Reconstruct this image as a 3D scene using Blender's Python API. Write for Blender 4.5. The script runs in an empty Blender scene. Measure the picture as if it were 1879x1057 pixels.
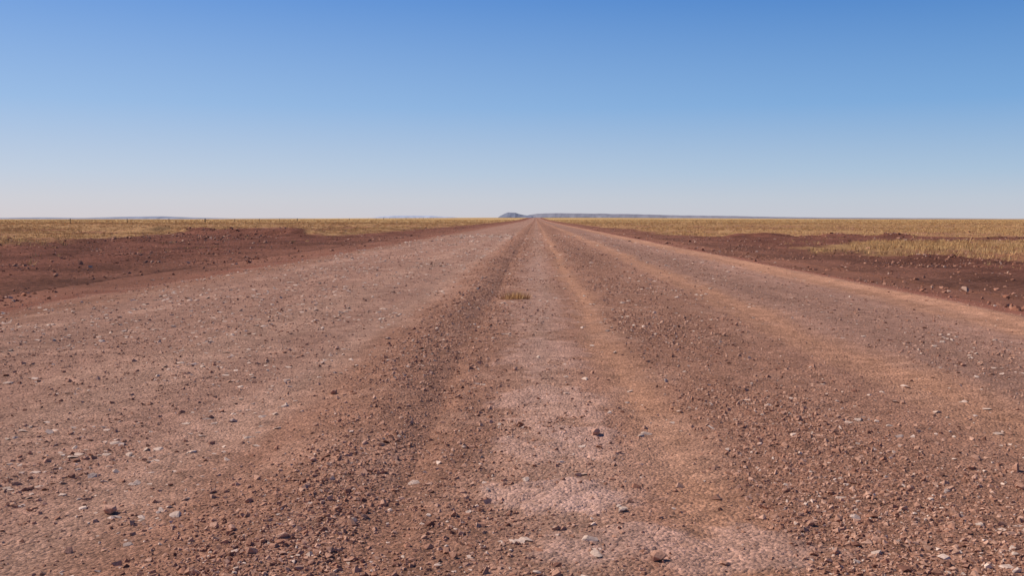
import bpy, bmesh, math, numpy as np
from mathutils import Vector
rng=np.random.default_rng(7)
H=0.9
# ---------------- noise ----------------
def _hash(i,j,s):
    n=(i.astype(np.int64)*374761393+j.astype(np.int64)*668265263+s*1442695041)&0xFFFFFFFF
    n=((n^(n>>13))*1274126177)&0xFFFFFFFF
    n=n^(n>>16)
    return (n&0xFFFFFF)/float(0xFFFFFF)
def vn(x,y,s=0):
    xi=np.floor(x);yi=np.floor(y);fx=x-xi;fy=y-yi
    fx=fx*fx*(3-2*fx);fy=fy*fy*(3-2*fy)
    a=_hash(xi,yi,s);b=_hash(xi+1,yi,s);c=_hash(xi,yi+1,s);d=_hash(xi+1,yi+1,s)
    return (a+(b-a)*fx)*(1-fy)+(c+(d-c)*fx)*fy
def fbm(x,y,s=0,o=4):
    r=0;a=1;t=0
    for k in range(o):
        r=r+a*vn(x*2**k+k*17.3,y*2**k+k*9.1,s+k);t+=a;a*=.5
    return r/t
def ss(x,a,b):
    t=np.clip((x-a)/(b-a),0,1);return t*t*(3-2*t)
# ---------------- fields ----------------
def swell(x,y):
    return 3.2*ss(y,250,1800)*np.exp(-(x/420.0)**2)
def uw(x,y):
    return x/H+0.16*(vn(y/4.0,y*0,31)-.5)*np.exp(-y/25)+0.10*(fbm(x*1.3,y*.3,32,3)-.5)+.06*(fbm(x*6,y*2.5,33,3)-.5)
GU=[-7,-6,-5,-4,-3,-2.6,-2,-1.7,-1.3,-1.1,-.9,-.65,-.56,-.5,-.4,-.1,.2,.34,.43,.63,.75,.95,1.35,1.6,2,2.15,2.55,2.75,3.3,4,4.4,4.9,5.6]
GV=[.3,.3,.32,.40,.42,.42,.38,.26,.26,.62,.95,.88,.65,.68,.68,.55,.5,.42,.17,.17,.62,.85,.78,.6,.5,.16,.16,.45,.55,.42,.2,.15,.3]
def patch(x,y):
    n=fbm(x*7,y*5,44,4)-.5
    p=np.zeros_like(x)
    for cx,cy,rx,ry,a in ((.13,3.2,.30,.24,1.1),(.17,3.95,.3,.3,.65),(.40,2.7,.35,.22,.6),(.1,4.8,.3,.5,.5),(.05,6.6,.3,.9,.4),(.02,10,.35,2.5,.3),(.0,18,.35,6,.3)):
        d=((x-cx)/rx)**2+((y-cy)/ry)**2
        p=np.maximum(p,a*ss(1.0-d+n*3.0,-.1,.6))
    return np.minimum(p,1)
def gravelness(x,y):
    g=np.interp(uw(x,y),GU,GV)
    g=g*(.25+1.5*fbm(x*1.8,y*.7,50,4))
    return np.clip(g*(1-.8*patch(x,y)),0.02,1.2)
ZU=[-7.2,-6.2,-2.9,-2.6,-2.2,-1.5,-1.2,-.85,-.68,-.54,-.42,-.2,.3,.42,.53,.64,.8,1.1,1.9,2.1,2.35,2.6,2.8,3.6,4.5,4.8,5.05,5.3,5.6]
ZV=[0,0,0,.008,0,-.012,0,.026,.018,-.007,.007,0,0,-.003,-.012,-.002,.009,.017,.007,-.004,-.013,-.002,.008,.008,-.004,.01,.035,.015,0]
def edge(x,y):
    w=.7*(fbm(x*.5,y*.25,66,3)-.5)
    return np.maximum(ss(-x+w,5.4,6.5),ss(x+w,4.75,5.6))
def road_z(x,y):
    u=uw(x,y);g=np.interp(u,GU,GV)
    z=-.0028*x*x+np.interp(u,ZU,ZV)*(.6+.8*vn(y*.7,x*0,61))
    z=z+.018*(fbm(x*3,y*2.2,62,3)-.5)+g*.018*(fbm(x*16,y*16,63,3)-.5)
    wash=np.exp(-((u-2.35)/.3)**2)+.4*np.exp(-((u-.53)/.14)**2)
    z=z+wash*.005*np.sin(y*2*math.pi/.17+6*vn(x*3,y*.5,64))
    z=z+.008*patch(x,y)*(ss(fbm(x*18,y*18,65,2),.36,.46))
    e=edge(x,y)
    z=z*(1-e)+(g0(x,y)+.008)*e
    d=np.maximum(ss(-x,7.05,7.5),ss(x,6.0,6.4))
    return z-.3*d+swell(x,y)
def grass_mask(x,y):
    nx=x+3.2*(fbm(x*.25,y*.12,70,4)-.5)+2.0*(fbm(x*1.5,y*.8,72,3)-.5); ny=y+8*(fbm(x*.2,y*.1,71,4)-.5)
    bl=np.interp(ny,[0,34,47,63,80,103,112,125,3000],[-17,-18,-20,-24,-27,-30,-27,-13,-10])
    lr=np.interp(ny,[57,60,75,103,114],[-11.5,-13.8,-17.5,-24,-28])
    L=ss(bl-nx,-.7,.8)
    L2=ss(ny,57,61)*ss(-11.2-nx,-.7,.7)*ss(nx-lr,-.7,.7)
    br=np.interp(ny,[0,23,27,33,41,43,54,57,120,3000],[14,12,9.8,9.2,14,30,30,9.5,8.5,9.0])
    R=ss(nx-br,-.7,.8)
    far=np.where(ny>43,ss(x,28,34)*(ny<57),0)
    return np.clip(np.maximum(np.maximum(L,L2),np.maximum(R,far)),0,1)
def g0(x,y):
    m=grass_mask(x,y)
    z=-.12+.05*(fbm(x*.15,y*.12,80,3)-.5)+.10*m*ss(fbm(x*.3,y*.3,85,3),.2,.7)
    red=(1-m)*ss(np.abs(x),5.5,9)
    z=z+red*(.13*(fbm(x*1.1,y*.6,81,5)-.5)+.06*(np.abs(fbm(x*3,y*2.2,86,3)-.5)))
    t=fbm(x*.6,y*.45,82,5)
    dl=np.abs(y-(60+(x+14)*-.9))
    z=z+.42*np.exp(-(dl/3.5)**2)*ss(-x,12,14.5)*ss(x,-34,-27)*ss(t,.30,.65)
    z=z+.22*np.exp(-((x+18+2*(t-.5))/1.6)**2)*ss(y,12,25)*ss(-y,-58,-46)*ss(t,.35,.65)
    z=z+.22*np.exp(-((y-56)/1.6)**2)*ss(x,8,11)*ss(-x,-40,-28)*ss(t,.3,.65)
    z=z+.12*np.exp(-((y-25+(x-10)*-.1)/1.2)**2)*ss(x,8.5,10)*ss(t,.35,.65)
    return z
def ground_z(x,y):
    dip=ss(x,-7.1,-6.85)*ss(-x,-6.1,-5.85)
    return g0(x,y)-.3*dip+swell(x,y)
def C(*a): return np.array(a)
BROWN=C(.325,.158,.098);PALE=C(.405,.222,.148);ORG=C(.425,.208,.122);RED=C(.195,.074,.045);GREY=C(.350,.183,.122);PINK=C(.56,.325,.24)
CU=[-7.2,-6.6,-5.8,-5,-3,-2.4,-1.9,-1.5,-1.2,-.95,-.6,-.5,-.3,.1,.36,.47,.60,.78,1.1,1.6,2.0,2.2,2.5,2.75,3.3,4.2,4.6,5.1,5.5,5.9]
CC=[RED,RED*1.3,BROWN,GREY,GREY,PALE*.95,GREY,PALE,BROWN*1.05,BROWN*.95,BROWN*.92,BROWN*.93,BROWN,PALE*.9,BROWN*1.15,ORG,ORG*.97,BROWN,BROWN*.97,BROWN,BROWN*1.1,ORG,ORG,GREY*.95,GREY*.95,GREY*1.1,ORG,ORG*1.12,RED*1.8,RED*1.2]
CC=np.array(CC)
def road_col(x,y):
    u=uw(x,y)+.22*(fbm(x*2,y*.5,90,4)-.5)*np.clip(np.abs(x),.5,2)
    c=np.stack([np.interp(u,CU,CC[:,k]) for k in range(3)],-1)
    p=patch(x,y)[...,None]*.9; c=c*(1-p)+PINK*p
    m=ss(fbm(x*3.0,y*1.6,91,5),.54,.70)*np.interp(x/H,[-6,-5,-1.3,-1,-.4,.4,1,3,4.5],[.3,.6,.55,.2,.4,.35,.2,.25,.2])
    c=c*(1-m[...,None])+PALE*1.2*m[...,None]
    st=1+.22*(fbm(x/H*2.2+.1*vn(y*.1,y*0,5),y*.035,101,3)-.5)+.20*(fbm(x/H*8,y*.10,102,3)-.5)
    s=.84+.32*fbm(x*.8,y*.25,92,4)
    s=s*(.80+.40*fbm(x*9,y*9,93,4))*st
    s=s*(1-.10*ss(y,12,80))
    c=c*s[...,None]
    e=ss(edge(x,y)+.5*(fbm(x*1.2,y*.5,94,4)-.5),.45,1.0)[...,None]
    return c*(1-e)+ground_col(x,y)*e
def ground_col(x,y):
    m=grass_mask(x,y)[...,None]
    n=fbm(x*.9,y*.5,95,5)[...,None]
    red=RED*(.45+1.15*n)
    nr=ss(-np.abs(x),-11,-5.5)[...,None]*.6
    red=red*(1-nr)+C(.275,.122,.074)*(.6+.8*n)*nr
    dry=C(.43,.228,.098)*(.75+.5*fbm(x*.05,y*.02,96,4))[...,None]
    gold=C(.52,.315,.130)
    f=ss(y,60,500)[...,None]
    dry=dry*(1-f)+gold*(.62+.6*fbm(x*.012,y*.004,97,5))[...,None]*f
    bare=ss(fbm(x*.35,y*.12,98,4),.54,.66)[...,None]*(1-ss(y,80,400)[...,None])*.65
    dry=dry*(1-bare)+RED*1.6*bare
    h=ss(y,1500,9000)[...,None]*.5  # distance haze mixed into the colour of the far plain
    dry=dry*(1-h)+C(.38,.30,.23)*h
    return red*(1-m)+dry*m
# ---------------- mesh helpers ----------------
def make_grid(name,xs,ys,zf,cf,mat,smooth=True):
    X,Y=np.meshgrid(xs,ys);Z=zf(X,Y);col=cf(X,Y)
    co=np.stack([X,Y,Z],-1).reshape(-1,3).astype(np.float32)
    ny,nx=X.shape
    i=np.arange(nx-1)[None,:]+nx*np.arange(ny-1)[:,None]
    f=np.stack([i,i+1,i+nx+1,i+nx],-1).reshape(-1,4)
    return mesh_np(name,co,f,col.reshape(-1,3),mat,smooth)
def mesh_np(name,co,f,col,mat,smooth=False):
    me=bpy.data.meshes.new(name);k=f.shape[1]
    me.vertices.add(len(co));me.vertices.foreach_set('co',np.ascontiguousarray(co,dtype=np.float32).ravel())
    me.loops.add(f.size);me.loops.foreach_set('vertex_index',f.astype(np.int32).ravel())
    me.polygons.add(len(f));me.polygons.foreach_set('loop_start',np.arange(0,f.size,k,dtype=np.int32))
    me.polygons.foreach_set('loop_total',np.full(len(f),k,dtype=np.int32))
    me.polygons.foreach_set('use_smooth',np.full(len(f),smooth,dtype=bool))
    me.update(calc_edges=True)
    if col is not None:
        a=me.color_attributes.new('Col','FLOAT_COLOR','POINT')
        a.data.foreach_set('color',np.concatenate([col,np.ones((len(col),1))],1).astype(np.float32).ravel())
    me.materials.append(mat)
    ob=bpy.data.objects.new(name,me);bpy.context.scene.collection.objects.link(ob)
    return ob
# ---------------- materials ----------------
def new_mat(name):
    m=bpy.data.materials.new(name);m.use_nodes=True;nt=m.node_tree
    b=nt.nodes['Principled BSDF'];b.inputs['Roughness'].default_value=1.0;b.inputs['Specular IOR Level'].default_value=.05
    return m,nt,b
def dirt_mat(name,peb,bump,noise_amp=.35):
    m,nt,b=new_mat(name);N=nt.nodes;L=nt.links
    at=N.new('ShaderNodeAttribute');at.attribute_name='Col'
    tc=N.new('ShaderNodeTexCoord')
    n1=N.new('ShaderNodeTexNoise');n1.inputs['Scale'].default_value=45;n1.inputs['Detail'].default_value=8;n1.inputs['Roughness'].default_value=.75
    n2=N.new('ShaderNodeTexVoronoi');n2.inputs['Scale'].default_value=peb
    n3=N.new('ShaderNodeTexNoise');n3.inputs['Scale'].default_value=9;n3.inputs['Detail'].default_value=5
    for n in (n1,n3): L.new(tc.outputs['Object'],n.inputs['Vector'])
    wv=N.new('ShaderNodeVectorMath');wv.operation='MULTIPLY_ADD';L.new(n1.outputs['Color'],wv.inputs[0]);wv.inputs[1].default_value=(.6/peb,)*3
    L.new(tc.outputs['Object'],wv.inputs[2]);L.new(wv.outputs[0],n2.inputs['Vector'])
    mr=N.new('ShaderNodeMapRange');mr.inputs['From Min'].default_value=.3;mr.inputs['From Max'].default_value=.7;mr.inputs['To Min'].default_value=1-noise_amp;mr.inputs['To Max'].default_value=1+noise_amp
    L.new(n1.outputs['Fac'],mr.inputs['Value'])
    sp=N.new('ShaderNodeSeparateColor');L.new(n2.outputs['Color'],sp.inputs['Color'])
    mr2=N.new('ShaderNodeMapRange');mr2.inputs['To Min'].default_value=.70;mr2.inputs['To Max'].default_value=1.30
    L.new(sp.outputs[0],mr2.inputs['Value'])
    mr3=N.new('ShaderNodeMapRange');mr3.inputs['From Min'].default_value=.3;mr3.inputs['From Max'].default_value=.7;mr3.inputs['To Min'].default_value=.82;mr3.inputs['To Max'].default_value=1.18
    L.new(n3.outputs['Fac'],mr3.inputs['Value'])
    a=N.new('ShaderNodeMath');a.operation='MULTIPLY';L.new(mr.outputs[0],a.inputs[0]);L.new(mr2.outputs[0],a.inputs[1])
    a2=N.new('ShaderNodeMath');a2.operation='MULTIPLY';L.new(a.outputs[0],a2.inputs[0]);L.new(mr3.outputs[0],a2.inputs[1])
    v=N.new('ShaderNodeVectorMath');v.operation='SCALE';L.new(at.outputs['Color'],v.inputs[0]);L.new(a2.outputs[0],v.inputs['Scale'])
    L.new(v.outputs[0],b.inputs['Base Color'])
    s=N.new('ShaderNodeMath');s.operation='MULTIPLY_ADD';L.new(n2.outputs['Distance'],s.inputs[0]);s.inputs[1].default_value=-.8;L.new(n1.outputs['Fac'],s.inputs[2])
    bp=N.new('ShaderNodeBump');bp.inputs['Distance'].default_value=bump;bp.inputs['Strength'].default_value=.95
    L.new(s.outputs[0],bp.inputs['Height']);L.new(bp.outputs[0],b.inputs['Normal'])
    return m
M_road=dirt_mat('gravel_road_surface',90,.011)
M_ground=dirt_mat('plain_surface',14,.05,.45)
def vc_mat(name,scale=120,amp=.25):
    m,nt,b=new_mat(name);N=nt.nodes;L=nt.links
    at=N.new('ShaderNodeAttribute');at.attribute_name='Col'
    tc=N.new('ShaderNodeTexCoord');n1=N.new('ShaderNodeTexNoise');n1.inputs['Scale'].default_value=scale;n1.inputs['Detail'].default_value=5
    L.new(tc.outputs['Object'],n1.inputs['Vector'])
    mr=N.new('ShaderNodeMapRange');mr.inputs['From Min'].default_value=.3;mr.inputs['From Max'].default_value=.7;mr.inputs['To Min'].default_value=1-amp;mr.inputs['To Max'].default_value=1+amp
    L.new(n1.outputs['Fac'],mr.inputs['Value'])
    v=N.new('ShaderNodeVectorMath');v.operation='SCALE';L.new(at.outputs['Color'],v.inputs[0]);L.new(mr.outputs[0],v.inputs['Scale'])
    L.new(v.outputs[0],b.inputs['Base Color'])
    return m,nt,b,n1
M_stone,nt,b,n1=vc_mat('stone',150,.25)
bp=nt.nodes.new('ShaderNodeBump');bp.inputs['Distance'].default_value=.002;bp.inputs['Strength'].default_value=.6
nt.links.new(n1.outputs['Fac'],bp.inputs['Height']);nt.links.new(bp.outputs[0],b.inputs['Normal'])
M_grass=vc_mat('dry_grass',3,.2)[0]
M_hill=vc_mat('hazy_hill',.004,.12)[0]  # aerial haze is painted in: the hills' own colours are set bluish
M_wood=vc_mat('weathered_wood',20,.3)[0]
# ---------------- ground + road ----------------
t=np.linspace(-1,1,640);xs=np.sinh(t*8.6)*(14000/np.sinh(8.6))*1.0
xs=np.unique(np.concatenate([xs[np.abs(xs)>60],np.linspace(-60,60,600)]))
yl=np.linspace(-30,14,90);yg=14*np.exp(np.arange(0,math.log(16000/14),.007))
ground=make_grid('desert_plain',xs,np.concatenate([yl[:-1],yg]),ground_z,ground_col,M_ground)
xr=np.linspace(-7.6,6.5,960)
yr=np.concatenate([np.arange(-8,1.5,.05),np.arange(1.5,3.2,.012),3.2*np.exp(np.arange(0,math.log(6000/3.2),.0045))])
road=make_grid('gravel_road',xr,yr,road_z,road_col,M_road)
# ---------------- stones ----------------
def rock_variant(n,seed,flat=1.0):
    r=np.random.default_rng(seed);p=r.normal(size=(n,3));p/=np.linalg.norm(p,axis=1)[:,None]
    p*=r.uniform(.75,1.1,(n,1))*np.array([1,r.uniform(.6,.95),r.uniform(.5,.75)*flat])
    bm=bmesh.new()
    for q in p: bm.verts.new(q)
    bmesh.ops.convex_hull(bm,input=bm.verts)
    bmesh.ops.delete(bm,geom=[v for v in bm.verts if not v.link_faces],context='VERTS')
    bmesh.ops.triangulate(bm,faces=bm.faces);bmesh.ops.recalc_face_normals(bm,faces=bm.faces)
    bm.verts.index_update()
    v=np.array([q.co[:] for q in bm.verts]);f=np.array([[w.index for w in q.verts] for q in bm.faces]);bm.free()
    return v,f
def scatter(name,P,S,col,variants,mat,embed=.25,zs=None):
    n=len(P);var=rng.integers(0,len(variants),n);ang=rng.uniform(0,2*math.pi,n)
    tx=rng.normal(0,.3,n)
    if zs is None: zs=rng.uniform(.7,1.25,n)
    V=[];F=[];CL=[];off=0
    for k,(v,f) in enumerate(variants):
        ix=np.nonzero(var==k)[0]
        if len(ix)==0: continue
        q=v[None]*S[ix][:,None,None];q=q.copy();q[...,2]*=zs[ix][:,None]
        c,s=np.cos(tx[ix])[:,None],np.sin(tx[ix])[:,None]
        y=q[...,1]*c-q[...,2]*s;z=q[...,1]*s+q[...,2]*c
        c,s=np.cos(ang[ix])[:,None],np.sin(ang[ix])[:,None]
        X=q[...,0]*c-y*s;Y=q[...,0]*s+y*c
        o=np.stack([X,Y,z],-1)+P[ix][:,None,:];o[...,2]+=(S[ix]*zs[ix]*embed)[:,None]
        V.append(o.reshape(-1,3));F.append((f[None]+(off+np.arange(len(ix))*len(v))[:,None,None]).reshape(-1,3))
        CL.append(np.repeat(col[ix],len(v),axis=0));off+=len(ix)*len(v)
    return mesh_np(name,np.concatenate(V),np.concatenate(F),np.concatenate(CL),mat)
small=[rock_variant(11,i) for i in range(14)]
def stone_col(n,palef):
    t=rng.random(n)[:,None]**1.3
    a=C(.32,.148,.092)*(1-t)+C(.54,.305,.205)*t
    w=(rng.random(n)<palef)[:,None];a=np.where(w,C(.64,.45,.335)*rng.uniform(.8,1.1,(n,1)),a)
    d=(rng.random(n)<.06)[:,None];return np.where(d,C(.19,.085,.057),a)*rng.uniform(.85,1.1,(n,1))
n=760000
y=np.exp(rng.uniform(math.log(1.2),math.log(45),n));x=rng.uniform(-1,1,n)*np.minimum(.8+.72*y,7.0)
g=gravelness(x,y);wy=np.interp(np.log(y),np.log([1.2,3,6,12,25,45]),[.60,.88,.76,.56,.34,.15])
ok=(x>-6.6)&(x<5.3)&(rng.random(n)<g*g*1.1*wy)
x=x[ok];y=y[ok]
med=np.interp(y,[1,3,6,12,25,45],[.0045,.0050,.0057,.0076,.0105,.013])
s=np.clip(med*np.exp(rng.normal(0,.50,len(x))),.0028,.018+y*.0006)
n2=2600
y2=np.exp(rng.uniform(math.log(1.6),math.log(60),n2));x2=rng.uniform(-1,1,n2)*np.minimum(.8+.72*y2,6.0)
ok=(x2<5.1)&(rng.random(n2)<.2+gravelness(x2,y2)*.8);x2=x2[ok];y2=y2[ok];s2=np.exp(rng.normal(math.log(.0120),.3,len(x2)))*(1+y2/45)
x=np.concatenate([x,x2]);y=np.concatenate([y,y2]);s=np.concatenate([s,s2])
gravel=scatter('gravel',np.stack([x,y,road_z(x,y)],-1),s,stone_col(len(x),.05),small,M_stone,.12)
n=9000
y=np.exp(rng.uniform(math.log(2.2),math.log(60),n));x=np.where(rng.random(n)<.78,rng.uniform(-5.6,-1.1,n),rng.uniform(-.5,4.2,n))
ok=(np.abs(x)<.8+.7*y)&(fbm(x*1.5,y*.8,120,3)>.46);x=x[ok];y=y[ok];s=np.exp(rng.normal(math.log(.0110),.55,len(x)))*(1+y/16)
cc=C(.60,.415,.31)*rng.uniform(.75,1.1,(len(x),1))
s=np.clip(s,.005,.022+.0016*y)
scatter('stone_chips',np.stack([x,y,road_z(x,y)],-1),s,cc,small,M_stone,.15,zs=rng.uniform(.2,.5,len(x)))
def wp(px,py):
    dy=py-402.0;yy=1827*H/dy*1.0
    return (px-983)/dy*H,yy
rocks=[(180,950,.026),(1868,864,.024),(608,726,.020),(945,682,.018),(1212,1043,.022),(1765,667,.018),(615,640,.02),(1690,938,.014),(1545,963,.016),(1095,803,.022),(1495,975,.013),(1467,778,.016),(1157,716,.02),(1330,618,.02),(1352,598,.022),(412,990,.015),(100,1026,.014),(830,958,.013),(568,866,.013),(1128,648,.02),(1542,1030,.013),(850,832,.018),(445,935,.013)]
for i,(px,py,r) in enumerate(rocks):
    X,Y=wp(px,py);z=float(road_z(np.array([X]),np.array([Y]))[0])
    pale=px in (1128,850,1157)
    c=C(.55,.38,.28) if pale else (C(.40,.205,.135) if i%3 else C(.52,.28,.19))
    scatter('rock',np.array([[X,Y,z]]),np.array([r*1.1]),c[None],[rock_variant(20,300+i)],M_stone,.38,zs=np.array([.4 if pale else 1.2]))
# rubble on graded verges
n=120000
y=np.exp(rng.uniform(math.log(9),math.log(130),n));x=rng.uniform(-36,36,n)
dens=(1-grass_mask(x,y)*.85)*(ss(fbm(x*.5,y*.35,130,4),.38,.62)*.9+.12)
ok=(np.abs(x)<.75*y+2)&((x<-6.2)|(x>5.2))&(rng.random(n)<dens);x=x[ok];y=y[ok]
s=np.clip(np.exp(rng.normal(math.log(.021),.6,len(x))),.008,.11)*(1+.6*ss(np.abs(x),12,16)*ss(y,35,50))
c=stone_col(len(x),.10)*C(.85,.74,.70)
zz=np.maximum(ground_z(x,y),np.where((x>-7)&(x<6),road_z(x,y),-9))
scatter('rubble',np.stack([x,y,zz],-1),s,c,small,M_stone,.15)
# ---------------- dry grass ----------------
def tufts(name,x,y,hgt,blades,spread,bw,zf=ground_z,gain=1.0):
    n=len(x);z=zf(x,y);m=n*blades
    bx=np.repeat(x,blades);by=np.repeat(y,blades);bz=np.repeat(z,blades);hh=np.repeat(hgt,blades)*rng.uniform(.5,1.15,m)
    a=rng.uniform(0,2*math.pi,m);r=np.repeat(spread,blades)*np.sqrt(rng.random(m))
    bx=bx+np.cos(a)*r*.45;by=by+np.sin(a)*r*.45
    lean=rng.uniform(.15,.85,m)*hh
    t=rng.uniform(0,2*math.pi,m);w=np.repeat(bw,blades)*rng.uniform(.6,1.3,m)
    dx=np.cos(t)*w;dy=np.sin(t)*w
    tipx=bx+np.cos(a)*lean;tipy=by+np.sin(a)*lean
    v=np.stack([np.stack([bx-dx,by-dy,bz-.02],-1),np.stack([bx+dx,by+dy,bz-.02],-1),np.stack([tipx,tipy,bz+hh],-1)],1).reshape(-1,3)
    f=np.arange(m*3).reshape(-1,3)
    base=C(.70,.425,.185)*rng.uniform(.7,1.15,(n,1));al=(rng.random(n)<.22)[:,None]
    base=np.where(al,C(.43,.235,.11),base)*gain
    c=np.minimum(np.repeat(base,blades,0)*rng.uniform(.8,1.15,(m,1)),.85)
    return mesh_np(name,v,f,np.repeat(c,3,0),M_grass)
def gpts(n,y0,y1,k=.66):
    y=np.sqrt(rng.uniform(y0**2,y1**2,n));x=rng.uniform(-1,1,n)*(k*y+3)
    gm=grass_mask(x,y);sp=.10*ss(np.abs(x),8,12)*ss(fbm(x*.6,y*.3,141,4),.48,.62)
    ok=rng.random(n)<np.maximum(gm,sp)*(.12+1.2*ss(fbm(x*.45,y*.2,140,4),.40,.6));return x[ok],y[ok]
X=[];Y=[]
for n_,a_,b_ in ((18000,16,45),(26000,45,110),(34000,110,260),(30000,260,600)):
    x,y=gpts(n_,a_,b_);X.append(x);Y.append(y)
x=np.concatenate(X);y=np.concatenate(Y)
hg=rng.uniform(.05,.17,len(x))*(1+ss(y,60,400)*.8)
tufts('dry_grass',x,y,hg,12,.16+y*.0012,.004+y*.00012)
X0,Y0=wp(947,549)
k=14;tx=X0+rng.normal(0,.07,k);ty=Y0+rng.normal(0,.06,k)
tufts('dry_grass_tuft',tx,ty,np.full(k,.085),36,np.full(k,.09),np.full(k,.0035),road_z,1.15)
# ---------------- fence ----------------
V=[];F=[]
def box(cx,cy,z0,z1,w):
    o=len(V)
    for zz in (z0,z1):
        for a,b_ in ((-w,-w),(w,-w),(w,w),(-w,w)): V.append((cx+a,cy+b_,zz))
    for q in ((0,3,2,1),(4,5,6,7),(0,1,5,4),(1,2,6,5),(2,3,7,6),(3,0,4,7)): F.append([o+i for i in q])
fy=np.arange(60,900,27.0);px=-92
for i,yy in enumerate(fy):
    z=float(ground_z(np.array([px*1.0]),np.array([yy]))[0]);box(px+rng.normal(0,.15),yy,z-.2,z+1.1+rng.normal(0,.08),.05 if i%4 else .11)
for hh in (.35,.7,1.05):
    for a,b_ in zip(fy[:-1],fy[1:]):
        za=float(ground_z(np.array([px*1.0]),np.array([a]))[0])+hh;zb=float(ground_z(np.array([px*1.0]),np.array([b_]))[0])+hh
        o=len(V);V+= [(px,a,za-.002),(px,b_,zb-.002),(px+.002,b_,zb+.002),(px+.002,a,za+.002)];F.append([o,o+1,o+2,o+3])
mesh_np('wire_fence',np.array(V),np.array(F),np.tile(C(.13,.095,.07),(len(V),1)),M_wood)
# ---------------- hills ----------------
def hills(name,D,pts,col,seed,rough=.12,depth=500,base=-4):
    tx=np.array([p[0] for p in pts]);hz=np.array([p[1] for p in pts])
    t=np.linspace(tx[0],tx[-1],500);h=np.interp(t,tx,hz)
    h=h*(1-rough+2*rough*fbm(t*90,t*0,seed,4))
    x=t*D;rows=[(0,0),(.12,.45),(.3,.85),(.42,1),(.7,.97),(1,0)]
    co=[];cl=[]
    for r,k in rows:
        w=depth*.12*(fbm(t*150,t*0+r*3,seed+5,3)-.5)
        co.append(np.stack([x,D+r*depth+w,base+(h-base)*k],-1))
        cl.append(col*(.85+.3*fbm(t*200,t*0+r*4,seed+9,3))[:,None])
    co=np.stack(co);cl=np.stack(cl);nr,nx=co.shape[:2]
    i=np.arange(nx-1)[None,:]+nx*np.arange(nr-1)[:,None]
    f=np.stack([i,i+1,i+nx+1,i+nx],-1).reshape(-1,4)
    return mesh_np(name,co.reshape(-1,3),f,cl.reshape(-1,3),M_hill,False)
def T(px): return (px-983)/1827.0
def hh(py,D): return (402-py)/1827.0*D+H
D=9500
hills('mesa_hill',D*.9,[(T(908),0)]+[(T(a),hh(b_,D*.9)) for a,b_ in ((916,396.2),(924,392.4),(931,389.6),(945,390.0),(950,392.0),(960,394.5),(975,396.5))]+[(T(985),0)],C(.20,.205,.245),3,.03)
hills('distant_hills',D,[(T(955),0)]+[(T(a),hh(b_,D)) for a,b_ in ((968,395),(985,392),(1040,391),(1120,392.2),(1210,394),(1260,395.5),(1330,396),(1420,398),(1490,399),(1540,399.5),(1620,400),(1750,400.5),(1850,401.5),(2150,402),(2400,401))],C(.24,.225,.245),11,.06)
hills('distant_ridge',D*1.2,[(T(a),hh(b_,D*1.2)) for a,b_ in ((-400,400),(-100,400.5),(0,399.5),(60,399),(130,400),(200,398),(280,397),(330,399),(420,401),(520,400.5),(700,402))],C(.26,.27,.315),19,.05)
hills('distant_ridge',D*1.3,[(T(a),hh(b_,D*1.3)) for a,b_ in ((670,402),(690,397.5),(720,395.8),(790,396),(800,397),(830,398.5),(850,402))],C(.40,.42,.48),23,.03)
# ---------------- light, sky ----------------
az=math.radians(-75);el=math.radians(46)
sd=Vector((math.sin(az)*math.cos(el),math.cos(az)*math.cos(el),math.sin(el)))
ld=bpy.data.lights.new('sun','SUN');ld.energy=4.9;ld.angle=math.radians(.53);ld.color=(1,.95,.88)
lo=bpy.data.objects.new('sun',ld);bpy.context.scene.collection.objects.link(lo);lo.rotation_euler=sd.to_track_quat('Z','Y').to_euler();lo.location=(-50,20,60)
w=bpy.data.worlds.new('World');bpy.context.scene.world=w;w.use_nodes=True;nt=w.node_tree;N=nt.nodes;L=nt.links
sk=N.new('ShaderNodeTexSky');sk.sky_type='NISHITA';sk.sun_disc=False;sk.sun_elevation=el;sk.sun_rotation=az
sk.air_density=1.0;sk.dust_density=1.0;sk.ozone_density=2.0;sk.altitude=300
def lin(r,g,b):
    f=lambda c:((c/255+.055)/1.055)**2.4
    return (f(r),f(g),f(b),1)
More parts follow.
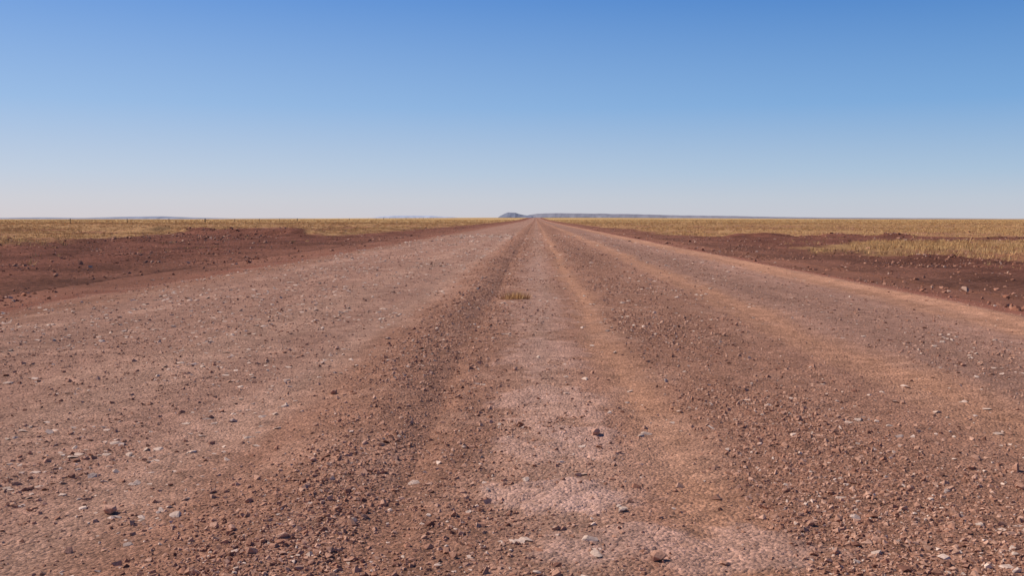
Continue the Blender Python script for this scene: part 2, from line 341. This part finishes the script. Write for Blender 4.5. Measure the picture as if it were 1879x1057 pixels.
tc=N.new('ShaderNodeTexCoord');sx=N.new('ShaderNodeSeparateXYZ');L.new(tc.outputs['Generated'],sx.inputs[0])
def ramp(stops):
    r=N.new('ShaderNodeValToRGB');e=r.color_ramp.elements
    while len(e)<len(stops): e.new(.5)
    for q,(p,c) in zip(e,stops): q.position=p;q.color=c
    L.new(sx.outputs['Z'],r.inputs[0]);return r
rl=ramp([(0,lin(212,204,208)),(.02,lin(206,206,214)),(.045,lin(192,204,222)),(.11,lin(154,187,227)),(.21,lin(108,155,220)),(.4,lin(66,108,182)),(1,lin(40,70,138))])
rr=ramp([(0,lin(196,199,209)),(.02,lin(187,198,212)),(.045,lin(166,191,216)),(.11,lin(118,165,215)),(.21,lin(72,129,198)),(.4,lin(46,88,158)),(1,lin(36,64,130))])
mx=N.new('ShaderNodeMapRange');mx.interpolation_type='SMOOTHSTEP';mx.inputs['From Min'].default_value=-.75;mx.inputs['From Max'].default_value=.65;L.new(sx.outputs['X'],mx.inputs['Value'])
m1=N.new('ShaderNodeMix');m1.data_type='RGBA';L.new(mx.outputs[0],m1.inputs[0]);L.new(rl.outputs[0],m1.inputs[6]);L.new(rr.outputs[0],m1.inputs[7])
sc10=N.new('ShaderNodeVectorMath');sc10.operation='SCALE';sc10.inputs['Scale'].default_value=10.3;L.new(m1.outputs[2],sc10.inputs[0])
m2=N.new('ShaderNodeMix');m2.data_type='RGBA';m2.inputs[0].default_value=.06;L.new(sc10.outputs[0],m2.inputs[6]);L.new(sk.outputs[0],m2.inputs[7])
bg=N['Background'];bg.inputs['Strength'].default_value=.1
L.new(m2.outputs[2],bg.inputs['Color'])
# ---------------- camera ----------------
cd=bpy.data.cameras.new('camera');cd.lens=35;cd.sensor_width=36;cd.clip_start=.05;cd.clip_end=60000
cam=bpy.data.objects.new('camera',cd);bpy.context.scene.collection.objects.link(cam)
cam.location=(0,0,H);cam.rotation_euler=(math.radians(90-3.97),0,math.radians(1.36))
sc=bpy.context.scene;sc.camera=cam
sc.view_settings.view_transform='Standard';sc.view_settings.look='None';sc.view_settings.exposure=0
